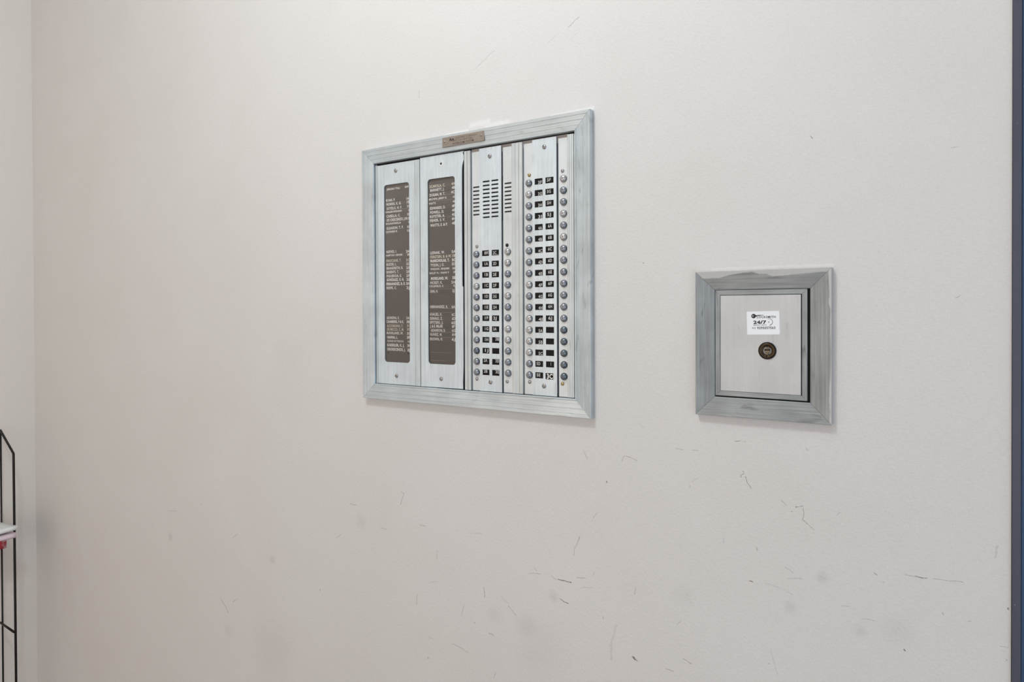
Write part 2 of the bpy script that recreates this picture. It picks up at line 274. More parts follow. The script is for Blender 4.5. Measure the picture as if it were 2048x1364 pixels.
MARKS = [
(1.497, 1.7845, 1.53, 1.786, 4.5, -.5), (1.525, 1.780, 1.565, 1.780, 4.2, -.45), (1.445, 1.777, 1.49, 1.778, 2.0, -.5), (1.64, 1.777, 1.706, 1.777, 2.0, -.5), (1.87, 1.549, 2.006, 1.5495, 2.2, -.35),
(1.6838, 1.9068, 1.6674, 1.8959, 0.55, 0.45), (1.6517, 1.8926, 1.6336, 1.8818, 0.43, 0.15), (1.5412, 1.8909, 1.5058, 1.8704, 0.49, 0.25),
(1.6808, 1.8852, 1.6702, 1.8782, 0.42, 0.12), (1.747, 1.2953, 1.7491, 1.3011, 0.44, 0.35), (1.7491, 1.3011, 1.7523, 1.3039, 0.44, 0.35),
(1.7523, 1.3039, 1.7559, 1.3035, 0.44, 0.35), (1.7559, 1.3035, 1.7691, 1.2989, 0.44, 0.35), (1.6896, 1.303, 1.6953, 1.2919, 0.41, 0.3),
(1.9047, 1.2949, 1.9035, 1.2969, 0.37, 0.55), (1.9035, 1.2969, 1.9077, 1.2992, 0.37, 0.55), (1.9077, 1.2992, 1.9082, 1.302, 0.37, 0.55),
(1.9082, 1.302, 1.9061, 1.3019, 0.37, 0.55), (1.9091, 1.2964, 1.9122, 1.2887, 0.43, 0.65), (1.9122, 1.2887, 1.9169, 1.2832, 0.43, 0.65),
(1.9674, 1.2679, 1.9757, 1.2697, 0.35, 0.6), (1.9674, 1.2679, 1.9676, 1.2679, 0.71, 0.8), (1.9754, 1.2675, 1.976, 1.2616, 0.32, 0.55),
(1.976, 1.2616, 1.9749, 1.2546, 0.32, 0.55), (1.9749, 1.2546, 1.9821, 1.2489, 0.32, 0.55), (1.9821, 1.2489, 1.9868, 1.2443, 0.32, 0.55),
(1.8968, 1.3383, 1.9039, 1.3397, 0.55, 0.5), (1.907, 1.3381, 1.91, 1.3388, 0.46, 0.3), (1.8225, 1.3207, 1.8322, 1.3206, 0.48, 0.3),
(1.8437, 1.3211, 1.8521, 1.3213, 0.47, 0.3), (1.7237, 1.2661, 1.724, 1.2642, 0.68, 0.7), (1.8403, 1.273, 1.8409, 1.2763, 0.64, 0.3),
(1.8436, 1.2813, 1.8512, 1.2869, 0.48, 0.18), (1.9514, 1.2732, 1.9564, 1.2688, 0.59, 0.3), (1.9622, 1.2621, 1.9625, 1.262, 0.59, 0.5),
(1.8838, 1.2168, 1.8835, 1.2103, 0.79, 0.2), (1.9228, 1.2119, 1.9232, 1.2091, 0.75, 0.3), (1.7108, 1.2199, 1.704, 1.2117, 0.52, 0.22),
(1.6823, 1.1815, 1.6772, 1.1677, 0.57, 0.35), (2.0138, 1.269, 2.0115, 1.2656, 0.57, 0.2), (1.9789, 1.3378, 1.9805, 1.3358, 0.73, 0.25),
(1.7703, 1.3493, 1.7796, 1.3443, 0.4, 0.15), (1.6478, 1.1144, 1.6587, 1.1155, 0.72, 0.7), (1.6587, 1.1155, 1.6695, 1.1149, 0.72, 0.7),
(1.6367, 1.117, 1.6448, 1.1143, 0.73, 0.25), (1.6517, 1.0878, 1.6576, 1.0852, 0.64, 0.75), (1.6576, 1.0852, 1.6641, 1.0842, 0.64, 0.75),
(1.6833, 1.1816, 1.6775, 1.1694, 0.63, 0.3), (1.6775, 1.1694, 1.6741, 1.1628, 0.63, 0.3), (1.6741, 1.1628, 1.6733, 1.154, 0.63, 0.3),
(1.5174, 1.0748, 1.5185, 1.0601, 0.92, 0.35), (1.5627, 1.0564, 1.5768, 1.0451, 0.68, 0.35), (1.5495, 1.0681, 1.5627, 1.061, 0.57, 0.18),
(1.4789, 1.0395, 1.474, 1.0201, 0.59, 0.28), (1.7666, 1.1297, 1.7649, 1.1195, 0.54, 0.3), (1.7626, 1.0354, 1.7647, 1.0336, 1.68, 0.75),
(1.7634, 1.0349, 1.7687, 1.0319, 0.75, 0.6), (1.8322, 1.0523, 1.8418, 1.048, 0.51, 0.45), (1.8085, 1.0322, 1.8184, 1.0319, 0.55, 0.4),
(1.7378, 1.0718, 1.7332, 1.0524, 1.7, 0.1), (1.7332, 1.0524, 1.7277, 1.0392, 1.7, 0.1), (1.7314, 1.0452, 1.7304, 1.0232, 1.7, 0.12),
(1.7183, 1.0787, 1.7187, 1.0758, 0.69, 0.4), (1.608, 1.1234, 1.6125, 1.1193, 0.73, 0.25), (1.5995, 1.113, 1.6194, 1.1168, 0.66, 0.25),
(1.6783, 1.1244, 1.6917, 1.1258, 0.71, 0.3), (1.685, 1.1109, 1.703, 1.1152, 0.64, 0.15), (1.5267, 1.0068, 1.5357, 1.0048, 1.15, 0.25),
(1.4555, 0.9719, 1.4713, 0.9694, 0.87, 0.22), (1.4713, 0.9694, 1.4869, 0.9659, 0.87, 0.22), (1.5382, 0.9489, 1.5354, 0.941, 0.69, 0.28),
(1.8286, 1.1001, 1.8237, 1.0942, 0.58, 0.25), (1.4994, 1.0159, 1.4999, 1.0156, 0.86, 0.6), (1.4891, 1.1528, 1.5148, 1.157, 0.62, 0.2),
(1.7045, 1.1364, 1.7049, 1.133, 0.7, 0.25), (1.8348, 1.1392, 1.8419, 1.126, 0.7, 0.12), (1.3487, 1.1976, 1.354, 1.1955, 0.66, 0.35),
(1.354, 1.1955, 1.3512, 1.1866, 0.66, 0.35), (1.3512, 1.1866, 1.3462, 1.1754, 0.66, 0.35), (1.2265, 1.1579, 1.2434, 1.1596, 0.71, 0.35),
(1.3016, 1.1287, 1.3134, 1.129, 0.64, 0.3), (1.39, 1.1492, 1.4009, 1.1483, 0.7, 0.35), (1.1914, 1.0925, 1.2032, 1.1002, 0.72, 0.25),
(0.844, 0.9026, 0.8585, 0.8936, 0.84, 0.4), (0.8585, 0.8936, 0.871, 0.8807, 0.84, 0.4), (0.8862, 0.906, 0.8999, 0.9147, 0.77, 0.3),
(1.3823, 1.0331, 1.3815, 1.0166, 0.58, 0.4), (1.1479, 0.9895, 1.1488, 0.9875, 0.83, 0.55), (1.4046, 0.936, 1.4053, 0.9337, 0.9, 0.5),
(1.407, 0.9694, 1.4159, 0.9684, 0.61, 0.2), (0.7772, 1.0905, 0.7784, 1.0896, 1.06, 0.3), (0.9031, 1.0476, 0.8878, 1.0375, 0.82, 0.25),
(0.6506, 1.056, 0.6841, 1.0587, 0.84, 0.18), (1.4111, 1.0595, 1.4236, 1.0638, 0.66, 0.2), (1.4257, 1.1142, 1.4249, 1.1003, 0.81, 0.2),
(1.983, 1.6996, 1.9858, 1.6958, 0.49, 0.6), (2.1239, 1.511, 2.1277, 1.5129, 0.44, 0.35), (2.1196, 1.6674, 2.126, 1.6673, 0.42, 0.18),
(2.0785, 1.2119, 2.0885, 1.2118, 0.47, 0.3), (2.0885, 1.2121, 2.0984, 1.2124, 0.59, 0.65), (2.1044, 1.213, 2.1305, 1.2147, 0.4, 0.35),
(1.9142, 1.17, 1.9178, 1.1693, 0.73, 0.65), (1.955, 1.1946, 1.9647, 1.1903, 0.41, 0.3), (1.9595, 1.1827, 1.9735, 1.1851, 0.5, 0.32),
(1.9322, 1.1714, 1.9482, 1.1698, 0.42, 0.2), (1.9482, 1.1698, 1.9639, 1.1641, 0.42, 0.2), (2.0487, 1.2078, 2.051, 1.2058, 0.61, 0.45),
(2.078, 1.1299, 2.0791, 1.1287, 0.7, 0.85), (2.0154, 1.1636, 2.025, 1.1651, 0.46, 0.25), (2.1127, 1.1787, 2.1136, 1.1771, 0.66, 0.35),
(2.0358, 1.1534, 2.0497, 1.155, 0.5, 0.2), (1.939, 1.0927, 1.9413, 1.0837, 0.75, 0.12), (1.9413, 1.0837, 1.9467, 1.066, 0.75, 0.12),
(2.1597, 1.2589, 2.1583, 1.2457, 1.02, 0.14), (2.1624, 1.1563, 2.169, 1.1574, 0.36, 0.3), (2.1689, 1.1972, 2.1692, 1.196, 0.63, 0.7),
(2.1677, 1.1451, 2.1684, 1.1444, 0.56, 0.4), (2.1352, 1.1753, 2.1377, 1.1757, 0.52, 0.3), (1.9367, 1.0757, 1.9375, 1.0753, 0.6, 0.35),
(1.9226, 1.2123, 1.9232, 1.2092, 0.76, 0.25), (2.0575, 1.1998, 2.0588, 1.1986, 0.47, 0.3), (1.7779, 1.5618, 1.7793, 1.5604, 0.5, 0.6),
(1.3916, 1.8578, 1.3916, 1.8456, 1.21, 0.12), (1.6915, 1.3012, 1.6976, 1.2915, 0.41, 0.15), (1.5971, 1.033, 1.5971, 1.033, 20.7, 0.1),
(1.6095, 0.9967, 1.6095, 0.9967, 32.9, 0.06), (0.6599, 0.9988, 0.6599, 0.9988, 9.0, 0.16), (1.0126, 1.0174, 1.0126, 1.0174, 7.8, 0.14),
(1.0107, 0.8397, 1.0107, 0.8397, 58.8, 0.05), (1.2536, 1.132, 1.2536, 1.132, 13.9, 0.08), (0.8694, 0.8435, 0.8694, 0.8435, 14.6, 0.06),
(1.9958, 1.1914, 1.9958, 1.1914, 7.0, 0.14), (2.071, 1.1489, 2.071, 1.1489, 16.2, 0.06), (2.0344, 1.1396, 2.0344, 1.1396, 7.8, 0.1),
(1.6216, 1.0174, 1.6216, 1.0174, 40.2, 0.05), (1.5379, 1.0371, 1.5379, 1.0371, 13.7, 0.06), (1.961, 1.1493, 1.961, 1.1493, 7.2, 0.12),
(1.6407, 1.0879, 1.6407, 1.0879, 8.6, 0.12), (1.834, 1.1346, 1.834, 1.1346, 16.0, 0.05), ]
LINES = [(-44.2,-21.8,120.2),(-76.4,-21.8,112.2),(-76.0,-22.2,-28.2),(-74.0,-29.6,-65.8),(-74.2,-23.2,-97.4),(-49.8,-24.5,-105.1),(-74.4,-31.2,-129.5),(-73.1,-37.9,-142.3),(-46.8,-23.0,-59.6),(-38.6,-21.5,85.1),(-134.6,-116.8,105.8),(-170.3,-150.8,66.4)]

# ------------------------------------------------------------------ the room
def structure(o): o['kind'] = 'structure'; return o
def grid_slab(name, xs, zs, y0, y1, hole, pick, mats):
    """wall from xs x zs cells between y0 (face) and y1 (behind); cells where hole() is true stay open"""
    bm = bmesh.new(); V = {}
    def v(i, j, y):
        k = (i, j, y)
        if k not in V: V[k] = bm.verts.new((xs[i], y, zs[j]))
        return V[k]
    nx, nz = len(xs)-1, len(zs)-1
    full = {(i, j) for i in range(nx) for j in range(nz) if not hole((xs[i]+xs[i+1])/2, (zs[j]+zs[j+1])/2)}
    for i, j in full:
        f = bm.faces.new((v(i,j,y0), v(i+1,j,y0), v(i+1,j+1,y0), v(i,j+1,y0))); f.material_index = pick(i, j)
        bm.faces.new((v(i,j,y1), v(i,j+1,y1), v(i+1,j+1,y1), v(i+1,j,y1)))
        for di, dj, p, q in ((-1,0,(i,j),(i,j+1)),(1,0,(i+1,j+1),(i+1,j)),(0,-1,(i+1,j),(i,j)),(0,1,(i,j+1),(i+1,j+1))):
            if (i+di, j+dj) not in full:
                bm.faces.new((v(*p,y0), v(*q,y0), v(*q,y1), v(*p,y1)))
    return from_bm(bm, name, mats)
XD0, XD1, HD = 2.1712, 3.17, 2.12          # door opening
ROOM_X, ROOM_Y, ROOM_Z = 3.6, -2.6, 2.75
xs = [0.0, .15, .35, .55, .75, .95, 1.1, 1.25, 1.36, 1.46, 1.56, 1.66, 1.76, 1.86, 1.94, 2.02, 2.1, XD0, XD1, ROOM_X]
zs = [0.0, .45, .65, .8, .9, .97, 1.04, 1.1, 1.15, 1.2, 1.25, 1.3, 1.36, 1.45, 1.6, 1.75, 1.85, 1.95, HD, ROOM_Z]
cells = {}
for mk in MARKS:
    pad = mk[4]*MM*1.6 + .004
    xa, xb = min(mk[0], mk[2])-pad, max(mk[0], mk[2])+pad; za, zb = min(mk[1], mk[3])-pad, max(mk[1], mk[3])+pad
    for i in range(len(xs)-1):
        for j in range(len(zs)-1):
            if xa < xs[i+1] and xb > xs[i] and za < zs[j+1] and zb > zs[j]: cells.setdefault((i, j), []).append(mk)
M_wall = wall_material('wall_covering')
wall_mats = [M_wall]; cell_mat = {}; same = {}
for k, ms in cells.items():
    key = tuple(ms)
    if key not in same: same[key] = len(wall_mats); wall_mats.append(wall_material('wall_covering_scuffed', ms))
    cell_mat[k] = same[key]
wall_back = structure(grid_slab('wall_back', xs, zs, 0.0, 0.12, lambda x, z: XD0 < x < XD1 and z < HD, lambda i, j: cell_mat.get((i, j), 0), wall_mats))
structure(from_bm(box_bm(-.12, 0, ROOM_Y, .12, 0, ROOM_Z), 'wall_left', wall_material('left_wall_lightened', (), rgb(232, 227, 222))))  # tone lightened to make up for light missing on this wall
structure(from_bm(box_bm(ROOM_X, ROOM_X+.12, ROOM_Y, .12, 0, ROOM_Z), 'wall_right', M_wall))
structure(from_bm(box_bm(-.12, ROOM_X+.12, ROOM_Y-.12, ROOM_Y, 0, ROOM_Z), 'wall_front', M_wall))
M_floor = plain('floor_tile', rgb(172, 162, 154), .45, 0, .15, 8)
structure(from_bm(box_bm(-.12, ROOM_X+.12, ROOM_Y, .12, -.1, 0), 'floor', M_floor))
M_ceil = plain('ceiling_paint', rgb(226, 223, 218), .8, 0, .02, 5)
structure(from_bm(box_bm(-.12, ROOM_X+.12, ROOM_Y, .12, ROOM_Z, ROOM_Z+.1), 'ceiling', M_ceil))

# door at the right edge of the wall: dark blue pressed-metal frame and leaf
def navy(name, c1, c2, rough):
    m, t, b = nt(name); ge = N(t, 'ShaderNodeNewGeometry')
    mp = N(t, 'ShaderNodeMapping'); mp.inputs['Scale'].default_value = (60, 60, 5); L(t, ge.outputs['Position'], mp.inputs['Vector'])
    n = N(t, 'ShaderNodeTexNoise'); n.inputs['Scale'].default_value = 1; n.inputs['Detail'].default_value = 5; L(t, mp.outputs['Vector'], n.inputs['Vector'])
    mx = N(t, 'ShaderNodeMix', data_type='RGBA'); mx.inputs['A'].default_value = c1; mx.inputs['B'].default_value = c2; L(t, n.outputs['Fac'], mx.inputs['Factor'])
    vo = N(t, 'ShaderNodeTexVoronoi'); vo.inputs['Scale'].default_value = 70; L(t, ge.outputs['Position'], vo.inputs['Vector'])
    lt = N(t, 'ShaderNodeMath', operation='LESS_THAN'); L(t, vo.outputs['Distance'], lt.inputs[0]); lt.inputs[1].default_value = .03
    m2 = N(t, 'ShaderNodeMix', data_type='RGBA'); L(t, lt.outputs[0], m2.inputs['Factor']); L(t, mx.outputs['Result'], m2.inputs['A']); m2.inputs['B'].default_value = rgb(150, 155, 165)
    L(t, m2.outputs['Result'], b.inputs['Base Color']); b.inputs['Roughness'].default_value = rough; return m
M_jamb = navy('navy_frame_paint', rgb(66, 70, 84), rgb(84, 88, 102), .42)
M_door = navy('navy_door_paint', rgb(40, 66, 98), rgb(56, 84, 120), .4)
M_steel = plain('satin_steel', rgb(170, 170, 168), .35, .9, .05)
door = bpy.data.objects.new('door_1', None); C.objects.link(door); door.location = (XD0, 0, 0); door['kind'] = 'structure'
W_ = XD1-XD0
def jamb(x_out, x_in, s):
    bm = box_bm(min(x_out, x_out+s*.0075), max(x_out, x_out+s*.0075), -.003, .11, 0.001, HD, .0006)     # edge return
    from_bm(bm, 'door_jamb', M_jamb, door)
    bm = box_bm(min(x_out+s*.0076, x_out+s*.05), max(x_out+s*.0076, x_out+s*.05), -.0022, .11, 0.001, HD-.01, .0005)
    return from_bm(bm, 'door_casing', M_door, door)
jamb(.0004, .05, 1); jamb(W_-.0004, W_-.05, -1)
from_bm(box_bm(.052, W_-.052, -.0005, .11, HD-.05, HD-.001, .0008), 'door_head', M_jamb, door)
from_bm(box_bm(.053, W_-.053, .03, .075, .006, HD-.053, .002), 'door_leaf', M_door, door)
kn = lathe_bm([(26,0),(26,3),(10,5),(9,28),(24,36),(28,48),(24,58),(0,61)], 20)
from_bm(kn, 'door_knob', M_steel, door, (W_-.12, .03, 1.0), True)
from_bm(box_bm(.0, W_, -.01, .119, .0005, .006, .001), 'threshold', M_steel, door)

# ------------------------------------------------------------------ shared metals
A_plate = brushed('aluminium_plate', rgb(218, 229, 236), 'v', .45, .45, .09, .13)
A_strip = brushed('aluminium_strip', rgb(221, 228, 231), 'v', .45, .45, .04, .10)
A_rib = brushed('aluminium_rib', rgb(212, 219, 221), 'v', .42, .45, .07, .14)
A_fh = brushed('aluminium_frame_level', rgb(206, 217, 223), 'h', .38, .62, .10, .16)
A_ft = A_fh
A_fv = brushed('aluminium_frame_upright', rgb(206, 217, 223), 'v', .38, .62, .08, .22)
A_fr = brushed('aluminium_frame_scuffed', rgb(206, 217, 223), 'v', .38, .62, .09, .30)
A_kh = brushed('worn_aluminium_level', rgb(151, 158, 162), 'h', .42, .6, .20, .28, 1.5)
A_kt = brushed('worn_aluminium_top', rgb(151, 158, 162), 'h', .42, .6, .22, .25, 1.5, paint=88.9)
A_kv = brushed('worn_aluminium_upright', rgb(151, 158, 162), 'v', .42, .6, .22, .32, 1.5)
A_kr = brushed('worn_aluminium_right', rgb(151, 158, 162), 'v', .42, .6, .22, .25, 1.5, paint=78.0)
A_door = brushed('satin_metal_door', rgb(201, 203, 205), 'v', .5, .35, .03, .10)
M_black = plain('black_recess', rgb(14, 14, 15), .8, 0, .1)
M_mesh = plain('dark_gauze', rgb(60, 60, 60), .7, .2, .7, 900)
M_board = plain('taupe_felt_board', rgb(104, 97, 92), .75, 0, .10, 40)
M_card = [plain('taupe_name_card', rgb(*c), .6, 0, .06, 90) for c in ((103, 97, 91), (97, 93, 89), (108, 99, 93))]
M_white = plain('white_print', rgb(244, 242, 238), .6, 0, .06, 200)
M_cream = plain('yellowed_print', rgb(228, 222, 206), .6, 0, .1, 200)
M_line = plain('card_edge', rgb(150, 143, 136), .6, 0, .1, 200)
M_lab = plain('black_label', rgb(12, 12, 13), .5, 0, .5, 260, .25)
M_labtxt = plain('label_print', rgb(205, 205, 203), .6, 0, .12, 300)
M_screw = plain('bright_steel', rgb(168, 168, 168), .22, .95, .05)
M_brass = plain('aged_brass', rgb(176, 158, 116), .28, .9, .1)
M_dscrew_rim = plain('dark_steel_rim_shade', rgb(60, 60, 62), .35, .9, .1)
M_glass, t, b = nt('clear_glazing')
b.inputs['Base Color'].default_value = (1, 1, 1, 1); b.inputs['Roughness'].default_value = .08
tr = N(t, 'ShaderNodeBsdfTransparent'); gl = N(t, 'ShaderNodeBsdfGlossy'); gl.inputs['Roughness'].default_value = .15; gl.inputs['Color'].default_value = (1, 1, 1, 1)
fz = N(t, 'ShaderNodeFresnel'); fz.inputs['IOR'].default_value = 1.28; ms = N(t, 'ShaderNodeMixShader')
L(t, fz.outputs[0], ms.inputs[0]); L(t, tr.outputs[0], ms.inputs[1]); L(t, gl.outputs[0], ms.inputs[2])
L(t, ms.outputs[0], [n for n in t.nodes if n.type == 'OUTPUT_MATERIAL'][0].inputs['Surface'])

def frame_rails(parent, hu, hv, prof, mats, gap=.18, name='frame_rail'):
    """four mitred rails around a centre; prof = (inward distance, height) in mm, outermost first"""
    cor = [(-hu,-hv,1,1),(hu,-hv,-1,1),(hu,hv,-1,-1),(-hu,hv,1,-1)]
    for k, mat in enumerate(mats):          # bottom, right, top, left
        a, c = cor[k], cor[(k+1) % 4]; bm = bmesh.new(); E = []
        dx, dz = c[0]-a[0], c[1]-a[1]; l = math.hypot(dx, dz); dx /= l; dz /= l
        for (x, z, ix, iz), s in ((a, 1), (c, -1)):
            E.append([bm.verts.new(((x+ix*d+dx*gap*s)*MM, -h*MM, (z+iz*d+dz*gap*s)*MM)) for d, h in prof])
        n = len(prof)
        for i in range(n):
            j = (i+1) % n; bm.faces.new((E[0][i], E[0][j], E[1][j], E[1][i]))
        bm.faces.new(E[0]); bm.faces.new(E[1][::-1])
        from_bm(bm, name, mat, parent)

# ------------------------------------------------------------------ intercom panel
P = empty('intercom_panel', (1.4885, 0, 1.562), 'large aluminium intercom directory panel with name lists, speaker slots and rows of call buttons', 'intercom')
frame_rails(P, 217.4, 211.5, [(0,.05),(0,9.6),(.5,10.3),(4.6,9.9),(5.0,9.4),(5.4,9.75),(11.2,9.05),(11.7,8.5),(12.2,8.9),(18,8.15),(18.4,7.8),(18.8,8.0),(22.4,7.5),(23.0,7.3),(23.6,8.3),(24.8,8.3),(25.5,7.6),(25.5,3.6),(24.5,.05)],
            (A_fh, A_fr, A_ft, A_fv))
slab('back_box', -191.6, 191.6, -186.4, 186.4, .1, .6, M_black, P, 0)

# directory columns
def upright(name, u0, u1, v0, v1, h0, h1, mat):
    return slab(name, u0, u1, v0, v1, h0, h1, mat, P, .25)
VB, VT = -185.2, 184.2
def ribs(u0, u1, prof, vt=VT, vb=VB, h0=.7):
    """extruded trim strip: prof = (fraction across, height)"""
    bm = bmesh.new(); E = []
    pts = [(u0, h0)] + [(u0+(u1-u0)*f, h) for f, h in prof] + [(u1, h0)]
    for v in (vb, vt): E.append([bm.verts.new((u*MM, -h*MM, v*MM)) for u, h in pts])
    n = len(pts)
    for i in range(n): j = (i+1) % n; bm.faces.new((E[0][i], E[0][j], E[1][j], E[1][i]))
    bm.faces.new(E[0]); bm.faces.new(E[1][::-1])
    return from_bm(bm, 'trim_strip', A_rib, P)
double = [(0,4.6),(.44,4.6),(.5,3.7),(.56,4.6),(1,4.6)]
ribs(-190.6, -186.2, double, VT-1)
ribs(-103.6, -92.9, [(0,4.1),(.08,4.6),(.36,4.6),(.42,3.9),(.48,4.6),(.62,4.6),(.68,3.9),(.74,4.5),(1,4.5)], VT-2)
ribs(-2.0, 3.3, [(0,4.9),(1,4.9)], VT-1.2); ribs(3.8, 9.3, [(0,4.6),(1,4.6)], VT-1.2)
ribs(85.6, 98.0, [(0,4.5),(.1,4.9),(.45,4.9),(.52,4.1),(.58,4.9),(1,4.9)], VT-1.2, VB)
ribs(98.4, 104.0, [(0,4.7),(1,4.7)], VT-1.2)
ribs(178.7, 188.6, [(0,4.5),(.1,4.9),(.3,4.9),(.36,4.3),(.42,4.9),(.68,4.9),(.74,4.3),(.8,4.7),(1,4.7)], VT-1.2)
ribs(188.9, 190.8, [(0,3.2),(1,3.2)], VT-1.2)

WIN1 = (-172.0, -115.6, -148.6, 148.2); WIN2 = (-76.6, -20.8, -148.0, 147.6)
d1 = plate('directory_plate', rect(-185.9, -103.8, VB, VT-2), [rrect(*WIN1, 5.5)], 2.6, 4.3, A_plate, P)
edge = [(-6.3,-184.6),(-6.6,-176),(-5.5,-150),(-5.4,-26),(-7.2,-24.5),(-7.3,60),(-7.1,120),(-6.9,155),(-6.1,163),(-4.2,169),(-2.9,171.5),(-3.6,175),(-3.3,177),(-5.2,181.6),(-3.4,183.2),(-3.2,184)]
d2 = plate('directory_plate', [(-91.7, VB)] + edge + [(-91.7, 184)], [rrect(*WIN2, 5.5), circ(-48.6, 169.8, 1.9, 12)], 2.6, 4.3, A_plate, P)
for plt, w in ((d1, WIN1), (d2, WIN2)):
    bd = slab('directory_board', w[0]-4, w[1]+4, w[2]-4, w[3]+4, .7, 1.1, M_board, plt, 0)
    slab('glass_pane', w[0]-3, w[1]+3, w[2]-3, w[3]+3, 1.9, 2.4, M_glass, plt, 0)
    slab('board_seam', (w[0]+w[1])/2-.35, (w[0]+w[1])/2+.35, w[2], w[3], 1.05, 1.14, M_card[1], plt, 0)
# countersunk ring of the missing screw
rg = lathe_bm([(5.2,4.32),(4.6,4.6),(3.4,4.55),(2.0,4.2)], 20); from_bm(rg, 'screw_ring', A_strip, P, (-48.6*MM, 0, 169.8*MM), True)

